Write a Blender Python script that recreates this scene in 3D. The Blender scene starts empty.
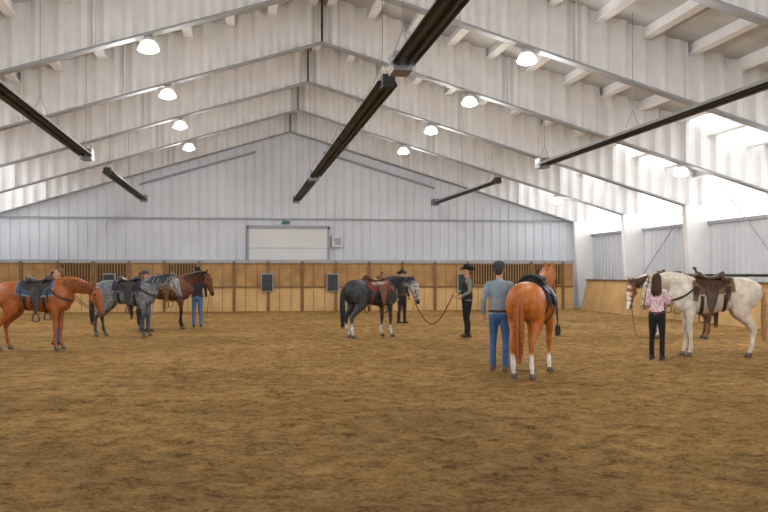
import bpy, math, random
import numpy as np
from mathutils import Vector, Matrix, noise
ZOOM=None
random.seed(7)
rng=np.random.RandomState(7)
V=lambda *a: np.array(a,float)

# ------------------------------------------------------------ materials
def newmat(name):
    m=bpy.data.materials.new(name); m.use_nodes=True
    nt=m.node_tree; b=nt.nodes['Principled BSDF']; return m,nt,b
_mc={}
def mat(name,col,rough=0.7,metal=0.0,var=0.12,scale=6.0,bump=0.0,bscale=40,spec=0.3):
    if name in _mc: return _mc[name]
    m,nt,b=newmat(name)
    N=nt.nodes; L=nt.links
    tc=N.new('ShaderNodeTexCoord'); no=N.new('ShaderNodeTexNoise'); no.inputs['Scale'].default_value=scale; no.inputs['Detail'].default_value=4
    L.new(tc.outputs['Object'],no.inputs['Vector'])
    r=N.new('ShaderNodeValToRGB')
    r.color_ramp.elements[0].position=0.3; r.color_ramp.elements[1].position=0.7
    r.color_ramp.elements[0].color=tuple(c*(1-var) for c in col)+(1,)
    r.color_ramp.elements[1].color=tuple(min(1,c*(1+var)) for c in col)+(1,)
    L.new(no.outputs['Fac'],r.inputs['Fac']); L.new(r.outputs['Color'],b.inputs['Base Color'])
    b.inputs['Roughness'].default_value=rough; b.inputs['Metallic'].default_value=metal
    b.inputs['Specular IOR Level'].default_value=spec
    if bump>0:
        n2=N.new('ShaderNodeTexNoise'); n2.inputs['Scale'].default_value=bscale; n2.inputs['Detail'].default_value=3
        L.new(tc.outputs['Object'],n2.inputs['Vector'])
        bp=N.new('ShaderNodeBump'); bp.inputs['Strength'].default_value=bump; bp.inputs['Distance'].default_value=0.01
        L.new(n2.outputs['Fac'],bp.inputs['Height']); L.new(bp.outputs['Normal'],b.inputs['Normal'])
    _mc[name]=m; return m
def coatmat(name,rough=0.5,dapple=0.0):
    m,nt,b=newmat(name); N=nt.nodes; L=nt.links
    at=N.new('ShaderNodeAttribute'); at.attribute_name='Col'
    tc=N.new('ShaderNodeTexCoord'); no=N.new('ShaderNodeTexNoise'); no.inputs['Scale'].default_value=15 if dapple else 9; no.inputs['Detail'].default_value=5
    L.new(tc.outputs['Object'],no.inputs['Vector'])
    mp=N.new('ShaderNodeMapRange'); mp.inputs[1].default_value=0.34; mp.inputs[2].default_value=0.66
    mp.inputs[3].default_value=0.78-dapple; mp.inputs[4].default_value=1.14+dapple*1.6
    L.new(no.outputs['Fac'],mp.inputs[0])
    mx=N.new('ShaderNodeVectorMath'); mx.operation='SCALE'
    L.new(at.outputs['Color'],mx.inputs[0]); L.new(mp.outputs[0],mx.inputs['Scale'])
    L.new(mx.outputs[0],b.inputs['Base Color'])
    b.inputs['Roughness'].default_value=rough; b.inputs['Specular IOR Level'].default_value=0.35
    return m

# ------------------------------------------------------------ mesh builder
class MB:
    def __init__(s): s.v=[]; s.f=[]; s.m=[]; s.n=0
    def add(s,v,f,mi=0):
        v=np.asarray(v,float).reshape(-1,3)
        s.v.append(v); s.f+= [tuple(i+s.n for i in q) for q in f]; s.m+=[mi]*len(f); s.n+=len(v); return s
    def box(s,lo,hi,mi=0):
        x0,y0,z0=lo;x1,y1,z1=hi
        v=[(x0,y0,z0),(x1,y0,z0),(x1,y1,z0),(x0,y1,z0),(x0,y0,z1),(x1,y0,z1),(x1,y1,z1),(x0,y1,z1)]
        f=[(0,3,2,1),(4,5,6,7),(0,1,5,4),(1,2,6,5),(2,3,7,6),(3,0,4,7)]
        return s.add(v,f,mi)
    def grid(s,P,mi=0,closed_u=False,closed_v=False):
        P=np.asarray(P,float); a,b,_=P.shape; f=[]
        for i in range(a if closed_u else a-1):
            for j in range(b if closed_v else b-1):
                i2=(i+1)%a; j2=(j+1)%b
                f.append((i*b+j,i2*b+j,i2*b+j2,i*b+j2))
        return s.add(P.reshape(-1,3),f,mi)
    def tube(s,pts,rad,n=14,up=(0,1,0),sub=4,mi=0,round_=True,closed=False):
        pts=[np.array(p,float) for p in pts]
        R=np.array([(r,r) if np.isscalar(r) else r for r in rad],float)
        P=np.array(pts)
        if sub>1 and len(P)>2:
            P,R=cr(P,sub,closed),cr(R,sub,closed)
            R=np.maximum(R,0.001)
        k=len(P); T=np.zeros_like(P)
        for i in range(k):
            a=P[(i+1)%k] if (closed or i<k-1) else P[i]; b=P[(i-1)%k] if (closed or i>0) else P[i]
            t=a-b; T[i]=t/(np.linalg.norm(t)+1e-9)
        up=np.array(up,float); rings=[]
        th=np.linspace(0,2*math.pi,n,endpoint=False); c=np.cos(th)[:,None]; sn=np.sin(th)[:,None]
        def ring(p,t,r):
            sd=up-up.dot(t)*t; l=np.linalg.norm(sd)
            if l<1e-3:
                sd=np.array([1,0,0.])-t[0]*t; l=np.linalg.norm(sd)
            sd/=l; bn=np.cross(t,sd)
            return p+c*sd*r[0]+sn*bn*r[1]
        if not closed and round_:
            m=min(R[0]); rings.append(ring(P[0]-T[0]*m*.55,T[0],R[0]*.45)); rings.append(ring(P[0]-T[0]*m*.35,T[0],R[0]*.8))
        for i in range(k): rings.append(ring(P[i],T[i],R[i]))
        if not closed and round_:
            m=min(R[-1]); rings.append(ring(P[-1]+T[-1]*m*.35,T[-1],R[-1]*.8)); rings.append(ring(P[-1]+T[-1]*m*.55,T[-1],R[-1]*.45))
        G=np.array(rings); base=s.n
        s.grid(G,mi,closed_u=closed,closed_v=True)
        if not closed:
            q=len(rings)
            s.f.append(tuple(base+j for j in range(n))); s.m.append(mi)
            s.f.append(tuple(base+(q-1)*n+j for j in reversed(range(n)))); s.m.append(mi)
        return s
    def ball(s,c,r,mi=0,n=12,rings=8):
        c=np.array(c,float); r=np.array((r,r,r) if np.isscalar(r) else r,float)
        ph=np.linspace(0.02,math.pi-0.02,rings); th=np.linspace(0,2*math.pi,n,endpoint=False)
        G=[[c+r*V(math.sin(p)*math.cos(t),math.sin(p)*math.sin(t),math.cos(p)) for t in th] for p in ph]
        base=s.n; s.grid(np.array(G),mi,closed_v=True)
        s.f.append(tuple(base+j for j in reversed(range(n)))); s.m.append(mi)
        s.f.append(tuple(base+(rings-1)*n+j for j in range(n))); s.m.append(mi)
        return s
    def mesh(s,name):
        me=bpy.data.meshes.new(name)
        me.from_pydata([tuple(p) for p in np.concatenate(s.v)],[],s.f)
        me.update()
        return me
    def obj(s,name,mats,parent=None,smooth=True,voxel=None,smo=6,color=None,fixn=True):
        me=s.mesh(name)
        if not voxel:
            for m in mats: me.materials.append(m)
            me.polygons.foreach_set('material_index',s.m); me.update()
        if fixn and not voxel:
            import bmesh
            bm=bmesh.new(); bm.from_mesh(me); bmesh.ops.recalc_face_normals(bm,faces=bm.faces); bm.to_mesh(me); bm.free()
        o=bpy.data.objects.new(name,me); bpy.context.scene.collection.objects.link(o)
        if voxel:
            md=o.modifiers.new('r','REMESH'); md.mode='VOXEL'; md.voxel_size=voxel; md.use_smooth_shade=True
            if smo: sm=o.modifiers.new('s','SMOOTH'); sm.iterations=smo; sm.factor=0.5
            dg=bpy.context.evaluated_depsgraph_get(); dg.update()
            m2=bpy.data.meshes.new_from_object(o.evaluated_get(dg)); o.modifiers.clear(); o.data=m2; me=m2; me.name=name
            me.materials.clear()
            for m in mats: me.materials.append(m)
        if color is not None:
            k=len(me.vertices); co=np.zeros(k*3); me.vertices.foreach_get('co',co); co=co.reshape(-1,3)
            cl=np.ones((k,4)); cl[:,:3]=color(co)
            at=me.attributes.new('Col','FLOAT_COLOR','POINT'); at.data.foreach_set('color',cl.reshape(-1))
        if smooth: me.polygons.foreach_set('use_smooth',[True]*len(me.polygons))
        if parent: o.parent=parent
        return o
def cr(P,sub,closed=False):
    P=np.asarray(P,float); k=len(P); out=[]
    rngi=range(k if closed else k-1)
    for i in rngi:
        g=lambda j: P[j%k] if closed else P[min(max(j,0),k-1)]
        p0,p1,p2,p3=g(i-1),g(i),g(i+1),g(i+2)
        for q in range(sub):
            t=q/sub
            out.append(.5*((2*p1)+(-p0+p2)*t+(2*p0-5*p1+4*p2-p3)*t*t+(-p0+3*p1-3*p2+p3)*t**3))
    if not closed: out.append(P[-1])
    return np.array(out)
def empty(name,loc,heading,scale=1.0):
    e=bpy.data.objects.new(name,None); bpy.context.scene.collection.objects.link(e)
    e.empty_display_size=0.2; e.location=loc; e.rotation_euler=(0,0,math.radians(heading)); e.scale=(scale,)*3
    return e

# ------------------------------------------------------------ building
RX=2.2; HW=13.9; SL=0.30; ZB=7.84; DEP=1.35; YB=44.6; YF=-12.0
zb=lambda x: ZB-SL*abs(x-RX)
white=mat('white_painted_steel',(0.83,0.83,0.84),0.5,0,0.05,2)
flange=mat('grey_flange_steel',(0.33,0.34,0.36),0.5,0,0.08,2)
deckm=mat('roof_insulation',(0.55,0.55,0.55),0.6,0,0.15,1.2)
siding=mat('wall_siding_white',(0.64,0.67,0.73),0.4,0.0,0.06,0.6)
trimm=mat('trim_grey',(0.34,0.36,0.40),0.5,0,0.05)
dark=mat('black_steel',(0.02,0.02,0.022),0.5,0,0.1)
trans=bpy.data.materials.new('translucent_panel'); trans.use_nodes=True
nt=trans.node_tree; nt.nodes.clear(); o_=nt.nodes.new('ShaderNodeOutputMaterial'); tb=nt.nodes.new('ShaderNodeBsdfTranslucent'); df=nt.nodes.new('ShaderNodeBsdfDiffuse'); ms=nt.nodes.new('ShaderNodeMixShader')
tb.inputs[0].default_value=(0.98,0.97,.95,1); df.inputs[0].default_value=(0.8,0.8,0.8,1); ms.inputs[0].default_value=0.2
nt.links.new(tb.outputs[0],ms.inputs[1]); nt.links.new(df.outputs[0],ms.inputs[2]); nt.links.new(ms.outputs[0],o_.inputs[0])

def roofstrip(mb,h0,h1,side,y0,y1,off=0,mi=0):
    z=lambda h: ZB+DEP-SL*h+off
    x=lambda h: RX+side*h
    mb.add([(x(h0),y0,z(h0)),(x(h1),y0,z(h1)),(x(h1),y1,z(h1)),(x(h0),y1,z(h0)),
            (x(h0),y0,z(h0)+.06),(x(h1),y0,z(h1)+.06),(x(h1),y1,z(h1)+.06),(x(h0),y1,z(h0)+.06)],
           [(0,3,2,1),(4,5,6,7),(0,1,5,4),(1,2,6,5),(2,3,7,6),(3,0,4,7)],mi)
mb=MB()
SK=(10.6,12.8)
for sd in (-1,1):
    roofstrip(mb,0,SK[0],sd,YF,YB,mi=0)
    roofstrip(mb,SK[0],SK[1],sd,YF,YB,mi=1)
    roofstrip(mb,SK[1],HW+.1,sd,YF,YB,mi=0)
mb.obj('ceiling',[deckm,trans],smooth=False)
mb=MB()
for sd in (-1,1):
    h=0.25
    while h<HW:
        z=ZB+DEP-SL*h; x=RX+sd*h
        mb.box((x-.03,YF,z-.24),(x+.03,YB,z-.0),0)
        mb.box((x-.12,YF,z-.26),(x+.12,YB,z-.235),0)
        h+=1.1
mb.obj('roof_purlins',[white],smooth=False)
def frame(y,name='roof_frame'):
    mb=MB(); A=.085; lam=.46
    for sd in (-1,1):
        hs=np.arange(0,HW+.01,lam/8)
        G=[]
        for h in hs:
            w=A*max(-.75,min(.75,math.sin(2*math.pi*h/lam)))
            zt=ZB+DEP-SL*h-.01; zl=ZB-SL*h
            if h>13.0: zl=ZB-SL*13.0
            G.append([(RX+sd*h,y+w,zl),(RX+sd*h,y+w,zt)])
        mb.grid(G,0)
        def strip(pts,wd,th,mi):
            for (xa,za),(xb,zb_) in zip(pts[:-1],pts[1:]):
                d=np.array([xb-xa,zb_-za]); d/=np.linalg.norm(d); n=np.array([-d[1],d[0]])*th/2
                vs=[]
                for yy in (y-wd/2,y+wd/2):
                    vs+=[(xa+n[0],yy,za+n[1]),(xb+n[0],yy,zb_+n[1]),(xb-n[0],yy,zb_-n[1]),(xa-n[0],yy,za-n[1])]
                mb.add(vs,[(0,1,2,3),(7,6,5,4),(0,4,5,1),(1,5,6,2),(2,6,7,3),(3,7,4,0)],mi)
        strip([(RX,ZB),(RX+sd*13.0,ZB-SL*13.0)],.30,.05,1)
        strip([(RX+sd*13.0,ZB-SL*13.0),(RX+sd*13.25,-.05)],.30,.03,0)
        for h in (0.0,2.6,5.2,7.8,10.4):
            mb.box((RX+sd*h-.02,y-.12,ZB-SL*h),(RX+sd*h+.02,y+.12,ZB-SL*h+DEP-.02),0)
        for dy in (-.10,.10):
            G=[]
            for z in (-.05,3.95):
                t=z/3.94; G.append([(RX+sd*(13.25-.25*t),y+dy,z),(RX+sd*HW,y+dy,z)])
            mb.grid(G,0)
    return mb.obj(name,[white,flange],smooth=False,fixn=False)
for y in (44.35,38.4,32.75,27.1,21.5,15.85,10.2,4.6,-1.0,-6.6): frame(y)

def siding_wall(mb,p0,p1,ztop,z0,nrm,pitch=.4,depth=.045,mi=0):
    p0=V(*p0);p1=V(*p1);L=np.linalg.norm(p1-p0);d=(p1-p0)/L;n=V(*nrm)
    G=[];s=0
    prof=[(0,0),(.7,0),(.78,1),(.92,1)]
    k=int(L/pitch)
    for i in range(k+1):
        for a,b in prof:
            s=(i+a)*pitch
            if s>L: break
            p=p0+d*s+n*b*depth
            G.append([(p[0],p[1],z0),(p[0],p[1],ztop(p[0]))])
    mb.grid(G,mi)
XL=RX-HW; XR=RX+HW
def V2(a,b): return (a,b,0)
mb=MB(); siding_wall(mb,V2(XL,YB),V2(XR,YB),lambda x: zb(x)+DEP+.05,-.05,(0,-1,0))
mb.obj('wall_back',[siding],smooth=False,fixn=False)
mb=MB(); siding_wall(mb,V2(XR,YF),V2(XR,YB),lambda x: 3.35,-.05,(-1,0,0))
mb.obj('wall_right',[siding],smooth=False,fixn=False)
mb=MB(); siding_wall(mb,V2(XL,YF),V2(XL,YB),lambda x: 3.35,-.05,(1,0,0))
mb.obj('wall_left',[siding],smooth=False,fixn=False)
mb=MB(); mb.box((XR,YF,3.35),(XR+.03,YB,zb(XR)+DEP+.05)); mb.obj('window_1',[trans],smooth=False)
mb=MB(); mb.box((XL-.03,YF,3.35),(XL,YB,zb(XL)+DEP+.05)); mb.obj('window_2',[trans],smooth=False)
mb=MB(); mb.box((XR-.1,YF,3.28),(XR+.02,YB,3.40)); mb.obj('trim_1',[trimm],smooth=False)
mb=MB(); mb.box((XL,YB-.12,3.95),(XR,YB-.02,4.03)); mb.obj('trim_2',[trimm],smooth=False)
mb=MB()
for sd in(-1,1):
    mb.tube([(RX+sd*1.5,YB-.2,ZB-.9),(RX+sd*6.5,YB-.2,ZB-.9-SL*5)],[.05,.05],n=8)
mb.obj('trim_3',[trimm])
mb=MB()
x0,x1=.4,3.85
mb.box((x0,YB-.22,0),(x1,YB-.10,3.55),0)
for x in (x0-.1,x1): mb.box((x,YB-.26,0),(x+.1,YB-.10,3.65),1)
mb.box((x0-.1,YB-.26,3.55),(x1+.1,YB-.10,3.70),1)
for k in range(1,12):
    z=k*.3; mb.box((x0,YB-.235,z-.012),(x1,YB-.22,z+.012),1 if k%3==0 else 0)
mb.obj('door_1',[mat('door_panel',(0.70,0.71,0.73),0.5,0,0.04,1),trimm],smooth=False)
mb=MB(); mb.box((4.05,YB-.3,2.75),(4.55,YB-.05,3.25),0); mb.box((4.15,YB-.31,2.85),(4.45,YB-.3,3.15),1)
mb.obj('electrical_box',[mat('box_light',(0.6,0.62,0.65)),trimm],smooth=False)
mb=MB(); mb.box((1.85,YB-.22,3.76),(2.15,YB-.13,3.9),0); mb.box((1.88,YB-.225,3.79),(2.12,YB-.22,3.87),1)
mb.obj('exit_sign',[dark,mat('exit_green',(0.05,0.25,0.12))],smooth=False)

ply=mat('plywood_light',(0.58,0.38,0.17),0.6,0,0.14,1.5,spec=.2)
ply2=mat('plywood_brown',(0.40,0.235,0.10),0.6,0,0.2,2.0,spec=.2)
wood=mat('stall_post_wood',(0.20,0.115,0.045),0.6,0,0.15,3)
shade=mat('stall_opening_shade',(0.07,0.042,0.022),0.8)  # shade inside the open stalls, painted as flat dark panels over the boards
grill=mat('stall_grill_dark',(0.06,0.065,0.075),0.5)
YS=43.0; XS0=XL+1.2; XS1=14.75
mb=MB()
mb.box((XS0,YS+.02,-.05),(XS1,YS+.07,.98),0)
mb.box((XS0,YS+.05,.98),(XS1,YS+.09,2.05),1)
mb.box((XS0,YS-.02,.96),(XS1,YS+.10,1.03),2)
mb.box((XS0,YS-.04,2.02),(XS1,YS+.14,2.16),3)
x=XS0+.1; i=0
while x<XS1:
    mb.box((x-.06,YS-.05,-.05),(x+.06,YS+.12,2.1),2)
    if x+1.45<XS1:
        for k in (1,2): mb.box((x+k*.48,YS+.01,-.05),(x+k*.48+.02,YS+.02,2.02),2)
    if i in (2,3,5,14,15,16):
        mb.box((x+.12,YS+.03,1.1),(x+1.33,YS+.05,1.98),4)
        for k in range(11): mb.box((x+.14+k*.118,YS+.0,1.08),(x+.17+k*.118,YS+.03,2.0),1)
    x+=1.45; i+=1
for gx in (-5.4,1.15,3.95,9.7):
    mb.box((gx-.26,YS-.12,.80),(gx+.26,YS+.0,1.58),3)
    mb.box((gx-.22,YS-.14,.84),(gx+.22,YS-.12,1.54),5)
    for k in range(5): mb.box((gx-.20+k*.09,YS-.16,.84),(gx-.18+k*.09,YS-.14,1.54),6)
mb.obj('stall_fronts',[ply,ply2,wood,flange,shade,grill,dark],smooth=False)
def kick(side,name):
    mb=MB(); s=side; X=RX+s*13.0; ye=YS-.45
    mb.add([(X-s*.25,YF,-.05),(X-s*.25,ye,-.05),(X,ye,1.28),(X,YF,1.28),(X+s*.05,YF,1.28),(X+s*.05,ye,1.28),(X+s*.05,YF,-.05),(X+s*.05,ye,-.05)],
      [(0,1,2,3),(3,2,5,4),(4,5,7,6),(0,6,7,1),(0,3,4,6),(1,7,5,2)],0)
    y=YF+1
    while y<ye-.5:
        mb.add([(X-s*.255,y,-.04),(X-s*.255,y+.03,-.04),(X-s*.005,y+.03,1.28),(X-s*.005,y,1.28)],[(0,1,2,3)],1); y+=2.44
    mb.box((X-.05,YF,1.26),(X+.08,ye,1.33),1)
    return mb.obj(name,[ply,wood],smooth=False)
kick(1,'kick_wall'); kick(-1,'kick_wall.001')
mb=MB(); mb.tube([(14.9,32.6,1.53),(14.9,24.0,1.53)],[.045,.045],n=10)
for y in (32.4,29.5,26.5): mb.tube([(14.9,y,1.53),(15.17,y,1.30)],[.03,.03],n=8)
mb.box((14.8,32.5,1.4),(15.0,32.75,1.66))
mb.obj('pipe_rail',[dark])
mb=MB(); mb.tube([(XR-.2,31.5,4.6),(XR-.2,27.2,1.4)],[.02,.02],n=6); mb.tube([(XR-.2,33.0,4.6),(XR-.2,38.2,1.4)],[.02,.02],n=6)
mb.obj('brace_rods',[trimm])

# sand floor : churned by hooves
ys=list(np.arange(YF,4,.5))+list(np.arange(4,14,.05))+list(np.arange(14,22,.08))+list(np.arange(22,32,.14))+list(np.arange(32,YB+.3,.25))
xs=np.arange(XL-.1,XR+.2,.07)
G=np.zeros((len(ys),len(xs),3))
nn=noise.noise
for i,y in enumerate(ys):
    for j,xx in enumerate(xs):
        h=.4*nn(Vector((xx*1.1,y*1.1,0)))
        if -5<xx-0.2*y<5+.6*y:
            a=nn(Vector((xx*4.2,y*4.2,9)))
            h+=.5*nn(Vector((xx*2.6,y*2.6,5)))+.5*a-1.6*max(0,a-.22)+.35*nn(Vector((xx*9,y*9,2)))
        G[i,j]=(xx,y,-.026+.050*h)
mb=MB(); mb.grid(G)
m,nt,b=newmat('sand_footing'); N=nt.nodes; L=nt.links
tc=N.new('ShaderNodeTexCoord')
def nz(s,d=4,r=.6):
    n=N.new('ShaderNodeTexNoise'); n.inputs['Scale'].default_value=s; n.inputs['Detail'].default_value=d; n.inputs['Roughness'].default_value=r
    L.new(tc.outputs['Object'],n.inputs['Vector']); return n
a1=nz(.35,3); a2=nz(3.2,7,.75); a3=nz(20,8,.85)
r1=N.new('ShaderNodeValToRGB'); r1.color_ramp.elements[0].position=.39; r1.color_ramp.elements[1].position=.60
r1.color_ramp.elements[0].color=(0.085,0.046,0.015,1); r1.color_ramp.elements[1].color=(0.62,0.375,0.140,1)
em_=r1.color_ramp.elements.new(.485); em_.color=(0.36,0.208,0.072,1)
ad=N.new('ShaderNodeMath'); ad.operation='MULTIPLY_ADD'; ad.inputs[1].default_value=.45
L.new(a2.outputs['Fac'],ad.inputs[0])
ad2=N.new('ShaderNodeMath'); ad2.operation='MULTIPLY'; ad2.inputs[1].default_value=.55; L.new(a3.outputs['Fac'],ad2.inputs[0]); L.new(ad2.outputs[0],ad.inputs[2])
L.new(ad.outputs[0],r1.inputs['Fac'])
mr=N.new('ShaderNodeMapRange'); mr.inputs[1].default_value=.35; mr.inputs[2].default_value=.65; mr.inputs[3].default_value=.8; mr.inputs[4].default_value=1.15
L.new(a1.outputs['Fac'],mr.inputs[0]); sc=N.new('ShaderNodeVectorMath'); sc.operation='SCALE'
L.new(r1.outputs['Color'],sc.inputs[0]); L.new(mr.outputs[0],sc.inputs['Scale']); L.new(sc.outputs[0],b.inputs['Base Color'])
b.inputs['Roughness'].default_value=.95; b.inputs['Specular IOR Level'].default_value=.1
bp=N.new('ShaderNodeBump'); bp.inputs['Strength'].default_value=1; bp.inputs['Distance'].default_value=.14; L.new(ad.outputs[0],bp.inputs['Height']); L.new(bp.outputs['Normal'],b.inputs['Normal'])
mb.obj('floor',[m],fixn=False)

# ------------------------------------------------------------ heaters
shield=mat('heater_shield',(0.20,0.20,0.21),0.35,0.6)
def heater(name,x,y0,y1,z=4.65):
    mb=MB()
    for dx in (-.075,.075): mb.tube([(x+dx,y0+.2,z),(x+dx,y1-.2,z)],[.035,.035],n=10,mi=0)
    prof=[(-.18,-.02),(-.15,.04),(-.07,.075),(.07,.075),(.15,.04),(.18,-.02)]
    mb.grid([[(x+a,yy,z+b) for a,b in prof] for yy in (y0+.1,y1-.1)],1)
    mb.grid([[(x+a,yy,z+b+.01) for a,b in prof] for yy in (y0+.1,y1-.1)],1)
    mb.box((x-.14,y1-.25,z-.1),(x+.14,y1+.25,z+.18),1)
    mb.box((x-.1,y0-.15,z-.08),(x+.1,y0+.12,z+.12),0)
    for yy in (y0+.6,(y0+y1)/2,y1-.2):
        top=zb(x)+DEP-.05
        mb.tube([(x-.15,yy,z+.1),(x,yy,z+.5)],[.006,.006],n=6,mi=1); mb.tube([(x+.15,yy,z+.1),(x,yy,z+.5)],[.006,.006],n=6,mi=1)
        mb.tube([(x,yy,z+.5),(x,yy,top)],[.006,.006],n=6,mi=1)
    return mb.obj(name,[dark,shield],smooth=False,fixn=False)
for x,segs in ((2.35,((-4,14.6),(15.9,31.9),(33.2,42.3))),(-3.95,((4,13),(14.5,27.0),(31,42.5))),(8.45,((3,13),(14.2,27.3),(32.3,43)))):
    for a,b_ in segs: heater('radiant_tube_heater',x,a,b_)

# ------------------------------------------------------------ lamps
em=bpy.data.materials.new('lamp_glow'); em.use_nodes=True; bb=em.node_tree.nodes['Principled BSDF']
bb.inputs['Emission Color'].default_value=(1,.95,.85,1); bb.inputs['Emission Strength'].default_value=5
gl2=bpy.data.materials.new('lamp_refractor'); gl2.use_nodes=True; bb=gl2.node_tree.nodes['Principled BSDF']
bb.inputs['Base Color'].default_value=(.8,.8,.8,1); bb.inputs['Emission Color'].default_value=(1,.95,.85,1); bb.inputs['Emission Strength'].default_value=1.0
alum=mat('spun_aluminium',(0.5,0.5,0.52),0.35,0.3)
def lamp(x,y,z,power=125,down=65):
    mb=MB(); n=20
    prof=[(.06,.17),(.12,.15),(.18,.09),(.225,.0),(.235,-.04)]
    th=np.linspace(0,2*math.pi,n,endpoint=False)
    mb.grid([[(r*math.cos(t),r*math.sin(t),h) for t in th] for r,h in prof],2,closed_v=True)
    mb.grid([[(r*math.cos(t),r*math.sin(t),h) for t in th] for r,h in ((.001,-.12),(.10,-.11),(.19,-.08),(.23,-.038))],1,closed_v=True)
    top=zb(x)-.02
    mb.box((-.09,-.09,.15),(.09,.09,top-z),0)
    e=empty('high_bay_lamp',(x,y,z),0); mb.obj('lamp_shade',[alum,em,gl2],e)
    l=bpy.data.lights.new('bulb','AREA'); l.shape='DISK'; l.size=.5; l.energy=down; l.color=(1,.96,.89)
    lo=bpy.data.objects.new('bulb',l); bpy.context.scene.collection.objects.link(lo); lo.parent=e; lo.location=(0,0,-.17)
    l=bpy.data.lights.new('bulb_glow','POINT'); l.energy=power; l.color=(1,.97,.92); l.shadow_soft_size=.25
    lo=bpy.data.objects.new('bulb_glow',l); bpy.context.scene.collection.objects.link(lo); lo.parent=e; lo.location=(0,0,-.5)
for y in (-1.0,10.2,15.85,21.5,27.1,32.75,38.4):
    lamp(-1.9,y,zb(-1.9)-.28); lamp(6.3,y,zb(6.3)-.28)
for y in (10.2,21.5,27.1,38.4):
    lamp(12.5,y,zb(12.5)-.28,65,40)
for y in (10.2,21.5,32.75): lamp(-8.1,y,zb(-8.1)-.28,65,40)

# ------------------------------------------------------------ HORSE
TR=[(-.82,1.13,.11,.13),(-.76,1.15,.20,.215),(-.62,1.175,.28,.285),(-.42,1.185,.295,.30),(-.20,1.15,.275,.285),(0,1.12,.29,.295),(.2,1.11,.285,.31),(.40,1.13,.25,.345),(.55,1.14,.22,.32),(.68,1.12,.18,.24),(.77,1.10,.10,.14)]
TRa=np.array(TR)
def wrap(x,th,off):
    zc=np.interp(x,TRa[:,0],TRa[:,1]);ry=np.interp(x,TRa[:,0],TRa[:,2]);rz=np.interp(x,TRa[:,0],TRa[:,3])
    return V(x,(ry+off)*math.sin(th),zc+(rz+off)*math.cos(th))
def rotY(p,c,a):
    p=p-c; return c+V(p[0]*math.cos(a)+p[2]*math.sin(a),p[1],-p[0]*math.sin(a)+p[2]*math.cos(a))
def rotZ(p,c,a):
    p=p-c; return c+V(p[0]*math.cos(a)-p[1]*math.sin(a),p[0]*math.sin(a)+p[1]*math.cos(a),p[2])
def horse(name,loc,heading,scale,coat,leg=None,face=None,mane=(.05,.03,.02),belly=None,sock=None,socks=(),blaze=False,npitch=0,nyaw=0,hpitch=0,steps=(0,0,0,0),dapple=0.0,hoofc=(.12,.1,.08),rump=None,lead=None,tailc=None,bridlec=(.10,.05,.02),muzzle=None,patches=False):
    rs=random.Random(sum(map(ord,name)))
    E=empty(name,loc,heading,scale)
    A=V(.45,0,1.22); B0=V(1.05,0,1.70); npr,nyr,hpr=map(math.radians,(npitch,nyaw,hpitch))
    def nk(p):
        p=V(*p); w=np.clip((np.linalg.norm(p-A)-.15)/.6,0,1); w=w*w*(3-2*w)
        return rotZ(rotY(p,A,npr*w),A,nyr*w)
    Bp=nk(B0)
    def hd(p):
        p=V(*p); q=rotZ(rotY(p,A,npr),A,nyr)
        q=rotZ(q,Bp,-nyr); q=rotY(q,Bp,hpr); q=rotZ(q,Bp,nyr+nyr*.3)
        return q
    upn=(-math.sin(nyr),math.cos(nyr),0)
    mb=MB()
    mb.tube([(x,0,z) for x,z,_,_ in TR],[(a,b) for _,_,a,b in TR],n=24,sub=3)
    mb.tube([nk(p) for p in ((.40,0,1.20),(.60,0,1.33),(.78,0,1.47),(.93,0,1.60),(1.04,0,1.69))],[(.17,.29),(.135,.245),(.10,.185),(.082,.14),(.078,.11)],n=20,up=upn)
    HP=[(1.03,0,1.71),(1.11,0,1.665),(1.18,0,1.59),(1.25,0,1.50),(1.33,0,1.40),(1.40,0,1.31),(1.455,0,1.235)]
    HR=[(.07,.085),(.092,.12),(.098,.145),(.08,.115),(.058,.085),(.055,.070),(.052,.058)]
    hp=[hd(p) for p in HP]; up2=rotZ(V(0,1,0),V(0,0,0),nyr*1.3)
    mb.tube(hp,HR,n=18,up=up2)
    mb.ball(hd((1.15,.06,1.52)),(.07,.04,.08)); mb.ball(hd((1.15,-.06,1.52)),(.07,.04,.08))
    for s in (-1,1):
        mb.ball((.55,s*.11,1.02),(.19,.13,.2)); mb.ball((-.58,s*.14,1.12),(.22,.155,.25))
    legs={}
    for k,(fx,s) in enumerate((('F',1),('F',-1),('H',1),('H',-1))):
        st=steps[k]
        if fx=='F':
            pts=[(.48,.13,1.12),(.44,.15,.93),(.465,.155,.78),(.475,.15,.64),(.48,.145,.50),(.472,.142,.36),(.47,.142,.19),(.50,.142,.10),(.515,.142,.05)]
            rad=[(.10,.17),(.085,.125),(.066,.086),(.050,.060),(.048,.054),(.030,.036),(.038,.044),(.032,.035),(.040,.044)]; zt=.95
        else:
            pts=[(-.50,.15,1.15),(-.47,.165,.98),(-.49,.17,.83),(-.60,.16,.68),(-.72,.15,.53),(-.715,.148,.38),(-.70,.148,.19),(-.665,.148,.10),(-.65,.148,.05)]
            rad=[(.13,.22),(.125,.20),(.105,.155),(.062,.088),(.048,.066),(.034,.042),(.040,.046),(.033,.036),(.041,.044)]; zt=.95
        P=[]
        for (x,y,z) in pts:
            w=np.clip((zt-z)/zt,0,1); P.append((x+st*w,s*y,z))
        mb.tube(P,rad,n=16); legs[k]=(P[-1],fx,s,P)
    mb.tube([(-.74,0,1.36),(-.84,0,1.30),(-.88,0,1.20)],[.06,.045,.035],n=10)
    coat=V(*coat); lg=V(*(leg or coat)); fc=V(*(face or coat)); bl=V(*(belly or coat)); rp=V(*(rump or coat)); sk=V(*(sock or (.75,.72,.68))); mz=V(*(muzzle or tuple(coat*.35)))
    hpA=np.array(hp)
    def sst(a,b,x):
        t=np.clip((x-a)/(b-a),0,1); return (t*t*(3-2*t))[:,None]
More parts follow.
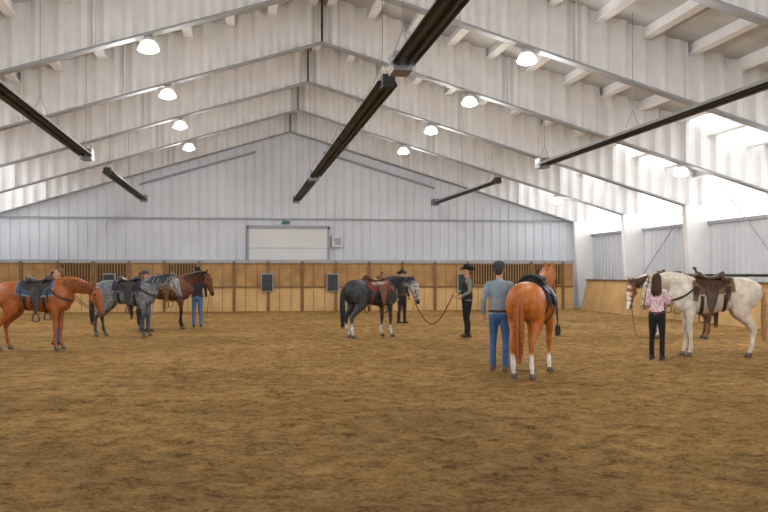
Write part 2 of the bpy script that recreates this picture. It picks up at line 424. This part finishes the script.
    def colf(co):
        n=len(co); c=np.tile(coat,(n,1))
        c=c+(rp-c)*sst(.1,-.5,co[:,0])*(co[:,2]>.6)[:,None]
        if patches:
            pn=np.array([noise.noise(Vector((p[0]*2.3,p[1]*2.3,p[2]*2.0+3))) for p in co]); c=c+(V(.68,.64,.58)-c)*sst(.02,.06,pn)
        c=c+(bl-c)*sst(1.02,.84,co[:,2]) if belly is not None else c
        c=c+(lg-c)*sst(.72,.5,co[:,2])*(co[:,0]<.72)[:,None]
        for k in socks:
            P0=V(*legs[k][0]); d=np.hypot(co[:,0]-P0[0],co[:,1]-P0[1])
            hh=.36 if legs[k][1]=='H' else .30
            w=sst(hh+.05,hh-.03,co[:,2])*(d<.2)[:,None]; c=c+(sk-c)*w
        dpoll=np.linalg.norm(co-hpA[2],axis=1); w=sst(.42,.16,np.minimum(dpoll,np.linalg.norm(co-hpA[4],axis=1)+.05)); c=c+(fc-c)*w
        dm=np.linalg.norm(co-hpA[-1],axis=1); c=c+(mz-c)*sst(.17,.06,dm)
        if blaze:
            for q,r in ((hd((1.28,0,1.56)),.075),(hd((1.42,0,1.37)),.075),(hd((1.36,0,1.46)),.07),(hd((1.2,0,1.67)),.07),(hd((1.475,0,1.28)),.06)):
                d=np.linalg.norm(co-q,axis=1); c=c+(V(.8,.77,.73)-c)*sst(r+.02,r-.02,d)
        return c
    mb.obj('coat',[coatmat(name+'_coat',.45,dapple)],E,voxel=.016,smo=7,color=colf)
    mb=MB()
    for k,(P0,fx,s,P) in legs.items():
        x,y=P0[0],P0[1]; th=np.linspace(0,2*math.pi,14,endpoint=False)
        G=[[(x+o+r*math.cos(t)*1.1,y+r*math.sin(t),z) for t in th] for r,o,z in ((.03,0,.09),(.044,.0,.075),(.058,.018,0.0),(.01,.018,-.005))]
        mb.grid(G,closed_v=True)
    mb.obj('hooves',[mat('hoof_horn_'+name,hoofc,.5)],E)
    mb=MB()
    for s in (-1,1):
        mb.tube([hd((1.06,s*.05,1.75)),hd((1.07,s*.062,1.82)),hd((1.095,s*.066,1.90))],[(.028,.02),(.032,.018),(.007,.006)],n=10,up=up2)
    mb.obj('ears',[mat(name+'_ear',tuple((fc+coat)/2*.8),.6)],E)
    mb=MB()
    for s in (-1,1):
        mb.ball(hd((1.195,s*.092,1.615)),.02); mb.ball(hd((1.45,s*.043,1.27)),(.016,.010,.02))
    mb.obj('eyes_and_nostrils',[mat('horse_eye',(.01,.008,.006),.15)],E)
    mm=mat(name+'_mane',mane,.6,0,.35,30); mt=mat(name+'_tail',tailc or mane,.6,0,.35,30)
    mb=MB(); CR=[(.46,1.475),(.58,1.55),(.72,1.635),(.86,1.725),(.98,1.80),(1.06,1.815)]
    CRa=np.array(CR)
    for i in range(64):
        t=i/63*(len(CR)-1); a=int(min(t,len(CR)-2)); f=t-a; p=CRa[a]*(1-f)+CRa[a+1]*f
        ln=.20+.10*math.sin(math.pi*i/63)+rs.uniform(-.04,.04)
        for sd in ((1,) if i%3 else (1,-1)):
            k=[(p[0],0,p[1]-.02),(p[0]-.01,sd*.05,p[1]-.01),(p[0]-.03+rs.uniform(-.02,.02),sd*.115,p[1]-ln*.5),(p[0]-.02+rs.uniform(-.04,.04),sd*.135,p[1]-ln)]
            mb.tube([nk(q) for q in k],[(.012,.012),(.016,.012),(.016,.009),(.004,.003)],n=6,sub=2)
    for i in range(9):
        y=(i-4)*.012
        mb.tube([hd((1.05,y*.5,1.80)),hd((1.13,y,1.765)),hd((1.20+rs.uniform(-.01,.02),y*1.6,1.68+rs.uniform(-.02,.02)))],[.010,.014,.004],n=6,sub=2)
    mb.obj('mane',[mm],E)
    mb=MB()
    for i in range(46):
        a=rs.uniform(0,2*math.pi); r=rs.uniform(.1,1)**.5; yy=math.cos(a)*r; xx=math.sin(a)*r
        zend=.30+rs.uniform(-.06,.22)
        mb.tube([(-.80+.01*xx,yy*.03,1.33),(-.895+.03*xx,yy*.045,1.24),(-.935+.045*xx,yy*.07,1.0),(-.93+.055*xx,yy*.085,.7),(-.925+.04*xx,yy*.06,zend)],[.018,.020,.018,.014,.004],n=6,sub=3)
    mb.obj('tail',[mt],E)
    mb=MB()
    def loop(center,axis_pts,ra,rb,rr=.008):
        c=hd(center); t=hd(axis_pts[1])-hd(axis_pts[0]); t/=np.linalg.norm(t); sd=V(*up2); bn=np.cross(t,sd)
        mb.tube([c+sd*ra*math.cos(q)+bn*rb*math.sin(q) for q in np.linspace(0,2*math.pi,16,endpoint=False)],[rr]*16,n=6,sub=1,closed=True)
    loop((1.345,0,1.385),(HP[4],HP[5]),.064,.090); loop((1.10,0,1.67),(HP[1],HP[2]),.100,.132)
    for s in (-1,1):
        mb.tube([hd((1.07,s*.07,1.78)),hd((1.13,s*.106,1.63)),hd((1.27,s*.082,1.45)),hd((1.385,s*.060,1.29))],[.008]*4,n=6)
        mb.tube([hd((1.385,s*.060,1.29)),hd((1.385,s*.066,1.275)),hd((1.385,s*.060,1.255))],[.016]*3,n=8)
    if lead=='saddle':
        for s in (-1,1):
            a=hd((1.385,s*.07,1.27)); mb.tube([a,(a*.6+V(.32,0,1.62)*.4)+V(0,s*.06,-.1),(a*.3+V(.32,0,1.62)*.7)+V(0,s*.06,-.02),V(.33,0,1.58)],[.008]*4,n=6)
    if lead=='down':
        a=hd((1.36,0,1.22)); mb.tube([a,a+V(-.05,.02,-.4),a+V(-.1,.05,-.7)],[.009]*3,n=6)
    mb.obj('bridle',[mat('bridle_leather_%s'%name,bridlec,.5)],E)
    return E,hd

def saddle(loc,heading,scale,leather=(.10,.045,.02),padc=(.05,.06,.09),padc2=(.25,.27,.3),fringe=False,seatc=None):
    E=empty('western_saddle',loc,heading,scale)
    lm=mat('saddle_leather_%d'%int(leather[0]*1000),leather,.4,0,.25,12); sm_=mat('saddle_seat_%d'%int((seatc or leather)[0]*1000+7),seatc or leather,.4,0,.2,12)
    pm=mat('saddle_pad_%d_%d'%(int(padc[0]*1000),int(padc[2]*1000)),padc,.9,0,.4,25); pm2=mat('pad_edge_%d'%int(padc2[0]*1000),padc2,.9,0,.3,25)
    def sheet(mb,x0,x1,t1,o0,o1,mi,nx=12,nt=26,round_=0.0):
        top=[];bot=[]
        for i in range(nx+1):
            x=x0+(x1-x0)*i/nx; e=abs(2*i/nx-1)**4
            T=math.radians(t1)*(1-round_*e)
            top.append([wrap(x,-T+2*T*j/nt,o1) for j in range(nt+1)]); bot.append([wrap(x,-T+2*T*j/nt,o0) for j in range(nt+1)])
        mb.grid(top,mi); mb.grid(bot,mi)
        mb.grid([[top[i][0],bot[i][0]] for i in range(nx+1)],mi); mb.grid([[top[i][-1],bot[i][-1]] for i in range(nx+1)],mi)
        mb.grid([top[0],bot[0]],mi); mb.grid([top[-1],bot[-1]],mi)
    mb=MB(); sheet(mb,-.32,.42,80,-.005,.028,0); sheet(mb,-.34,.44,86,-.005,.020,1)
    mb.obj('saddle_blanket',[pm,pm2],E)
    mb=MB(); sheet(mb,-.27,.36,62,.026,.045,0,round_=.35); sheet(mb,-.02,.22,92,.03,.055,0,round_=.2)
    mb.obj('saddle_skirt',[lm],E)
    zt=1.42
    mb=MB()
    mb.tube([(.34,0,zt+.07),(.27,0,zt+.10),(.16,0,zt+.05),(.03,0,zt+.04),(-.08,0,zt+.07)],[(.13,.05),(.16,.075),(.13,.05),(.15,.045),(.17,.05)],n=16)
    mb.tube([(-.12,-.20,zt+.01),(-.15,-.16,zt+.10),(-.17,0,zt+.16),(-.15,.16,zt+.10),(-.12,.20,zt+.01)],[.025,.028,.030,.028,.025],n=10,up=(1,0,0))
    mb.tube([(-.10,-.12,zt+.07),(-.13,0,zt+.10),(-.10,.12,zt+.07)],[.05,.06,.05],n=10,up=(1,0,0))
    mb.obj('seat',[sm_],E,voxel=.014,smo=3)
    mb=MB(); mb.tube([(.29,0,zt+.13),(.33,0,zt+.20),(.345,0,zt+.235)],[.025,.02,.022],n=10); mb.ball((.35,0,zt+.245),(.045,.04,.018))
    mb.obj('horn',[lm],E)
    mb=MB()
    for s in (-1,1):
        P=[];
        for (x,th,o) in ((.10,50,.06),(.10,70,.065),(.10,90,.07),(.11,108,.09)): P.append(wrap(x,s*math.radians(th),o))
        e=P[-1]; P+= [e+V(.01,s*.01,-.12),e+V(.015,s*.01,-.2)]
        mb.tube(P,[(.09,.012),(.10,.012),(.10,.012),(.08,.012),(.04,.010),(.03,.009)],n=10,up=(1,0,0))
        c=P[-1]+V(0,0,-.09)
        mb.tube([c+V(-.0,0,.085),c+V(-.045,0,.07),c+V(-.065,0,.0),c+V(-.06,0,-.07),c+V(.06,0,-.07),c+V(.065,0,.0),c+V(.045,0,.07)],[(.03,.010)]*7,n=8,up=(0,1,0),closed=True,sub=3)
    for x in (.26,-.16):
        mb.tube([wrap(x,q,.012) for q in np.linspace(math.radians(55),math.radians(305),24)],[(.035,.007)]*24,n=8,up=(1,0,0),sub=1)
    for s in (-1,1):
        mb.tube([wrap(.36,s*math.radians(60),.05),V(.55,s*.27,1.16),V(.72,s*.19,1.08),V(.815,0,1.05)],[(.02,.007)]*4,n=8,up=(0,0,1))
    for s in (-1,1):
        for x in (-.24,.33):
            for k in range(3 if not fringe else 8):
                xx=x+k*.012; th=60
                a=wrap(xx,s*math.radians(th),.055); mb.tube([a,a+V(0,s*.04,-.12),a+V(.02,s*.04,-.28)],[.006,.006,.004],n=5)
    mb.obj('fenders_stirrups_cinch',[lm],E)
    return E

# place horses
S1=(-4.20,21.62,0)
horse('sorrel_horse',S1,-8,.97,(.30,.085,.018),mane=(.20,.06,.02),npitch=32,hpitch=-14,nyaw=-4,steps=(.03,-.03,.05,-.08),lead='saddle',muzzle=(.16,.06,.03))
saddle(S1,-8,.97,(.035,.03,.03),(.06,.08,.13),(.20,.24,.30))
S2=(-2.84,26.07,0)
horse('gray_horse',S2,-8,.96,(.13,.14,.155),leg=(.035,.035,.04),mane=(.04,.04,.05),face=(.24,.25,.27),npitch=14,hpitch=0,steps=(.06,-.04,.05,-.12),dapple=.3,lead='saddle')
saddle(S2,-8,.96,(.03,.025,.025),(.03,.03,.04),(.12,.14,.2))
horse('bay_horse',(-2.15,29.3,0),-5,1.0,(.12,.035,.012),leg=(.02,.012,.01),mane=(.015,.01,.01),npitch=14,hpitch=5,steps=(-.05,.05,0,0),blaze=False,lead='down')
saddle((-2.15,29.3,0),-5,1.0,(.12,.055,.025),(.10,.05,.04),(.3,.25,.2))
E4,hd4=horse('dark_gray_horse',(3.25,24.7,0),30,.97,(.026,.029,.036),leg=(.028,.03,.036),rump=(.032,.035,.042),face=(.34,.35,.37),mane=(.02,.02,.028),npitch=22,hpitch=0,nyaw=-14,steps=(-.06,.05,.04,-.04),socks=(0,1,2,3),dapple=.32,sock=(.45,.45,.45))
saddle((3.25,24.7,0),30,.97,(.13,.055,.025),(.18,.03,.03),(.05,.06,.1))
S7=(4.57,15.25,0)
horse('chestnut_horse',S7,60,.99,(.42,.12,.016),mane=(.33,.12,.03),tailc=(.30,.09,.02),npitch=8,hpitch=-5,nyaw=0,steps=(.0,.05,.02,-.02),socks=(1,2,3),blaze=True,bridlec=(.05,.03,.02),lead='saddle')
saddle(S7,60,.99,(.022,.020,.022),(.025,.028,.05),(.05,.05,.08))
S9=(9.0,18.1,0)
horse('white_horse',S9,166,1.02,(.62,.57,.50),mane=(.55,.47,.35),tailc=(.46,.26,.13),npitch=22,hpitch=-4,nyaw=-38,steps=(-.04,.03,.05,-.05),lead=None,muzzle=(.45,.33,.28),face=(.64,.6,.54),rump=(.60,.52,.43),leg=(.60,.54,.46))
saddle(S9,166,1.02,(.06,.03,.018),(.14,.08,.05),(.4,.33,.25),fringe=True)
S10=(10.62,23.22,0)
horse('paint_horse',S10,172,1.0,(.24,.085,.03),leg=(.14,.05,.025),mane=(.06,.03,.02),npitch=30,hpitch=-4,nyaw=22,blaze=True,steps=(.04,-.05,0,0),lead='down',patches=True,socks=(0,1))
saddle(S10,172,1.0,(.09,.04,.02),(.08,.06,.05),(.2,.16,.14))

# ------------------------------------------------------------ PEOPLE
def hand(mb,w,d,n,side,curl=45):
    d=d/np.linalg.norm(d); n=n-n.dot(d)*d; n/=np.linalg.norm(n); a=np.cross(d,n)*side
    mb.tube([w-d*.02,w+d*.03,w+d*.085],[(.026,.02),(.038,.016),(.040,.013)],n=12,up=a)
    for i,(ln) in enumerate((.070,.080,.075,.058)):
        r=w+d*.08+a*(.030-.0195*i); p=[r-d*.02,r]; ang=0; dd=d
        for q,fr in enumerate((.45,.32,.26)):
            ang+=math.radians(curl*(.5,1,.8)[q]); dd=d*math.cos(ang)+n*math.sin(ang); p.append(p[-1]+dd*ln*fr)
        mb.tube(p,[.0095,.0092,.0085,.0078,.0065],n=8,sub=2)
    r=w+d*.02+a*.028; t1=r+(d*.7+a*.6+n*.25)*.035; t2=t1+(d*.8+a*.25+n*.5)*.03; t3=t2+(d*.8+n*.6-a*.1)*.024
    mb.tube([r-a*.01,r,t1,t2,t3],[.012,.013,.011,.010,.008],n=8,sub=2)
def person(name,loc,heading,scale,shirt,pants,skin=(.50,.28,.19),hairc=(.05,.03,.02),hat=None,hatc=(.02,.02,.02),vest=None,arms=None,legs=((.02,.11),(-.03,-.11)),longhair=False,boots=(.05,.03,.02),female=False,pattern=None,hyaw=0,curl=45):
    E=empty(name,loc,heading,scale); nm=name+str(int(abs(loc[0]*100)))
    sw=.86 if female else 1
    mb=MB(); mb.tube([(0,0,1.04),(0,0,.97),(0,0,.88),(0,0,.82)],[(.155*sw+.005,.112),(.17,.125),(.178,.13),(.15,.11)],n=20,up=(0,1,0))
    fe=[]
    for (fx,fy),s in zip(legs,(1,-1)):
        kx=fx*.5+.02; ky=(s*.10+fy)/2
        mb.tube([(0,s*.085,.90),(.0+kx*.3,s*.092,.75),(kx,ky,.49),(fx*.8-.01,fy,.32),(fx,fy,.10),(fx+.005,fy,.055)],[(.085,.105),(.082,.096),(.058,.064),(.055,.064),(.052,.06),(.056,.065)],n=16)
        fe.append((fx,fy))
    mb.obj('trousers',[mat(nm+'_trousers',pants,.85,0,.18,10,.4,60)],E,voxel=.011,smo=4)
    mb=MB()
    for fx,fy in fe:
        mb.tube([(fx-.075,fy,.045),(fx,fy,.05),(fx+.09,fy,.042),(fx+.16,fy,.032)],[(.036,.043),(.038,.05),(.046,.040),(.034,.026)],n=14)
        mb.tube([(fx-.01,fy,.05),(fx-.005,fy,.16)],[(.045,.052),(.045,.05)],n=12)
        mb.box((fx-.10,fy-.035,-.004),(fx-.03,fy+.035,.03))
    mb.obj('boots',[mat(nm+'_boots',boots,.5)],E,voxel=.009,smo=3)
    arms=arms or {1:((-.03,.27,1.13),(.06,.29,.90)),-1:((-.03,-.27,1.13),(.06,-.29,.90))}
    mb=MB(); mb.tube([(0,0,.93),(0,0,1.02),(0,0,1.15),(.0,0,1.28),(-.005,0,1.38),(-.01,0,1.44),(-.005,0,1.49)],[(.178*sw+.012,.128),(.168*sw,.125),(.162*sw,.118),(.185*sw,.128),(.182*sw,.115),(.13*sw,.09),(.064,.062)],n=22)
    for s in (1,-1):
        el,wr=V(*arms[s][0]),V(*arms[s][1]); sh=V(-.01,s*.175*sw,1.40)
        el=V(el[0],el[1]*(sw if abs(el[1])>.15 else 1),el[2])
        d=(wr-el)/np.linalg.norm(wr-el)
        mb.tube([V(-.01,s*.10,1.41),sh,(sh+el)/2+V(0,s*.008,0),el,(el+wr)/2,wr-d*.02],[.07,.066,.055,.046,.043,.036],n=14,sub=4)
    if pattern: sm=coatmat(nm+'_jacket',.8)
    else: sm=mat(nm+'_shirt',shirt,.85,0,.16,10,.6,30)
    def pc(co):
        c=np.tile(V(*shirt),(len(co),1)); 
        for i,p in enumerate(co):
            if noise.noise(Vector((p[0]*26,p[1]*26,p[2]*28)))>.05: c[i]=pattern
            if p[2]>1.33 : c[i]=c[i]*.4+V(*shirt)*.6
        return c
    mb.obj('shirt',[sm],E,voxel=.010,smo=4,color=pc if pattern else None)
    if vest:
        mb=MB(); mb.tube([(0,0,.95),(0,0,1.05),(0,0,1.18),(0,0,1.29),(-.005,0,1.38),(-.01,0,1.44)],[(.185,.142),(.178,.137),(.174,.132),(.192,.138),(.165,.125),(.10,.095)],n=22)
        mb.obj('vest',[mat(nm+'_vest',vest,.8,0,.15)],E,voxel=.011,smo=3)
    else:
        mb=MB(); th=np.linspace(0,2*math.pi,28,endpoint=False)
        mb.tube([(.132*math.cos(t),.178*(sw*.3+.7)*math.sin(t),.975) for t in th],[(.02,.006)]*28,n=6,up=(0,0,1),sub=1,closed=True)
        mb.obj('belt',[mat('belt_leather',(.06,.03,.015),.5)],E)
    sk=mat('skin_%d'%int(skin[0]*100),skin,.55,0,.06,20)
    mb=MB()
    for s in (1,-1):
        el,wr=V(*arms[s][0]),V(*arms[s][1]); d=wr-el
        d/=np.linalg.norm(d)
        inward=V(.15,-s*1.0,0) if d[2]<-.5 else V(0,-s*.3,-1)
        mb.tube([wr-d*.05,wr+d*.005],[.027,.025],n=10)
        n_=inward-inward.dot(d)*d
        a=np.cross(d,n_); sg=1 if a.dot(V(1,0,.3))>0 else -1
        hand(mb,wr,d,inward,sg,curl)
    mb.obj('hands',[sk],E,voxel=.0045,smo=2)
    hy=math.radians(hyaw)
    R=lambda p: rotZ(V(*p),V(0,0,0),hy)
    upv=rotZ(V(0,1,0),V(0,0,0),hy)
    mb=MB()
    mb.tube([(-.01,0,1.42),(0,0,1.50),R((.005,0,1.57))],[(.062,.062),(.054,.056),(.055,.06)],n=14)
    mb.tube([R((.0,0,1.76)),R((.0,0,1.73)),R((.0,0,1.68)),R((.008,0,1.63)),R((.022,0,1.585)),R((.035,0,1.55))],[(.035,.045),(.064,.082),(.076,.098),(.073,.093),(.058,.072),(.032,.042)],n=20,up=upv)
    mb.tube([R((.092,0,1.665)),R((.108,0,1.635)),R((.112,0,1.618)),R((.095,0,1.607))],[.010,.012,.015,.010],n=8,up=upv)
    mb.ball(R((.078,0,1.552)),(.022,.022,.017)); mb.ball(R((.096,0,1.588)),(.012,.022,.012)) 
    for s in (-1,1): mb.tube([R((-.005,s*.078,1.665)),R((-.012,s*.083,1.645)),R((.0,s*.078,1.615))],[(.008,.016),(.009,.018),(.007,.01)],n=8)
    mb.obj('head',[sk],E,voxel=.0055,smo=2)
    mb=MB()
    for s in (-1,1): mb.ball(R((.090,s*.031,1.652)),(.009,.013,.008))
    mb.obj('eyes',[mat('eye_dark',(.03,.02,.015),.2)],E)
    mb=MB(); mb.tube([R((.100,-.024,1.584)),R((.109,0,1.587)),R((.100,.024,1.584))],[.0045,.006,.0045],n=6); mb.obj('mouth',[mat('lip',(.35,.12,.10),.5)],E)
    hm_=mat(nm+'_hair',hairc,.6,0,.3,40)
    mb=MB(); mb.tube([R((-.004,0,1.775)),R((-.010,0,1.74)),R((-.020,0,1.69)),R((-.035,0,1.64)),R((-.045,0,1.59))],[(.04,.05),(.073,.088),(.084,.095),(.078,.078),(.058,.045)],n=18,up=upv)
    mb.obj('hair',[hm_],E,voxel=.008,smo=2)
    if longhair:
        rs=random.Random(5); mb=MB()
        for k in range(60):
            q=-1.25+2.5*k/59; sy=math.sin(q)*.085; sx=-math.cos(q)*.095
            e=rs.uniform(-.03,.03); L_=rs.uniform(1.30,1.42)
            mb.tube([R((sx*.55-.01,sy*.6,1.775)),R((sx-.012,sy,1.70)),R((sx-.02,sy*1.05,1.58)),R((sx*.9-.045,sy*1.15+e*.5,1.47)),R((sx*.7-.075,sy*1.05+e,L_))],[.012,.015,.016,.014,.004],n=6,sub=3)
        mb.obj('hair_strands',[hm_],E)
    if hat:
        hm=mat(nm+'_hat',hatc,.8,0,.12); mb=MB(); th=np.linspace(0,2*math.pi,28,endpoint=False)
        if hat=='cowboy':
            G=[]
            for r,z0,top in ((1.0,1.715,0),(1.02,1.735,0),(.93,1.80,0),(.86,1.84,0),(.55,1.825,1),(.02,1.80,1)):
                G.append([R((.105*r*math.cos(t)-.003,.088*r*math.sin(t),z0+(.0 if not top else 0))) for t in th])
            mb.grid(G,closed_v=True)
            for dz in (0,-.006):
                G=[]
                for k in range(7):
                    q=k/6
                    G.append([R(((.105+.085*q)*math.cos(t)-.003,(.088+.085*q)*math.sin(t),1.718+dz+(.055*q*q*abs(math.sin(t))**2-.02*q*abs(math.cos(t))**3))) for t in th])
                mb.grid(G,closed_v=True)
        else:
            G=[]
            for r,z0 in ((1.05,1.70),(1.05,1.74),(.95,1.775),(.6,1.80),(.02,1.807)):
                G.append([R((.100*r*math.cos(t)-.008,.086*r*math.sin(t),z0)) for t in th])
            mb.grid(G,closed_v=True)
            mb.tube([R((.06,0,1.712)),R((.13,0,1.708)),R((.17,0,1.695))],[(.07,.006),(.065,.006),(.04,.005)],n=12,up=upv)
        mb.obj('hat',[hm],E)
    return E

down={1:((-.03,.25,1.14),(.05,.27,.90)),-1:((-.03,-.25,1.14),(.05,-.27,.90))}
jean=(.05,.10,.22)
arm5={1:((.02,.25,1.15),(.20,.16,1.02)),-1:((.02,-.25,1.15),(.22,-.12,1.08))}
person('cowboy_in_vest',(5.62,24.45,0),186,.99,(.16,.18,.14),(.012,.012,.014),hat='cowboy',hatc=(.015,.014,.014),vest=(.018,.02,.018),arms=arm5,hyaw=10,curl=80)
person('man_in_cap',(4.22,16.0,0),66,1.0,(.22,.28,.33),(.05,.12,.28),hat='cap',hatc=(.035,.04,.05),arms={1:((-.06,.25,1.14),(.02,.27,.91)),-1:((.02,-.22,1.18),(.22,-.20,1.20))},hyaw=-6,boots=(.10,.07,.04))
person('woman_in_pink_jacket',(7.62,17.55,0),55,.89,(.70,.60,.64),(.012,.012,.015),pattern=(.60,.32,.40),hairc=(.045,.02,.012),longhair=True,female=True,arms={1:((.02,.22,1.15),(.17,.14,1.10)),-1:((.04,-.24,1.17),(.24,-.20,1.28))},boots=(.02,.02,.02))
person('handler_person',(-4.02,23.25,0),200,.96,(.08,.07,.08),jean,hairc=(.14,.07,.03),arms=down)
person('handler_person.001',(-1.25,30.15,0),-90,.97,(.03,.035,.05),(.08,.16,.32),hat='cowboy',hatc=(.02,.02,.02),arms=down)
person('handler_person.002',(5.1,31.4,0),-60,.93,(.03,.03,.035),(.02,.02,.025),hat='cowboy',hatc=(.03,.03,.03),arms=down)
person('handler_person.003',(11.02,25.19,0),200,.9,(.10,.08,.07),jean,hat='cowboy',hatc=(.16,.09,.04),arms=down)
person('handler_person.004',(-2.55,28.0,0),-30,.93,(.05,.05,.07),jean,hat='cap',hatc=(.04,.04,.05),arms=down)

# lead rope
bpy.context.view_layer.update()
hw=E4.matrix_world@Vector(hd4((1.38,0,1.20)))
ph=Matrix.Translation((5.62,24.45,0))@Matrix.Rotation(math.radians(186),4,'Z')
hp_=ph@Vector((.32,-.12,1.06))
pts=[]
for i in range(9):
    t=i/8; p=hw.lerp(hp_,t); p.z-= .62*math.sin(math.pi*t)*(1-.25*(t-.5)); pts.append(tuple(p))
mb=MB(); mb.tube(pts,[.014]*9,n=8,up=(0,0,1))
mb.obj('lead_rope',[mat('rope',(.10,.06,.035),.9)])

# ------------------------------------------------------------ world + camera
w=bpy.data.worlds.new('World'); bpy.context.scene.world=w; w.use_nodes=True
bg=w.node_tree.nodes['Background']; bg.inputs[0].default_value=(.95,.97,1,1); bg.inputs[1].default_value=4.3
cam=bpy.data.cameras.new('cam'); co=bpy.data.objects.new('cam',cam); bpy.context.scene.collection.objects.link(co)
cam.lens=36*1000/768; cam.sensor_width=36; cam.shift_y=17/768; cam.clip_end=200
if ZOOM:
    u,v,z=ZOOM; cam.lens*=z; cam.shift_x=(u-384)/768*z; cam.shift_y=(273-v)/768*z
co.location=(0,0,1.6); co.rotation_euler=(math.radians(90),0,math.radians(-8.2))
bpy.context.scene.camera=co
bpy.context.scene.view_settings.view_transform='Standard'
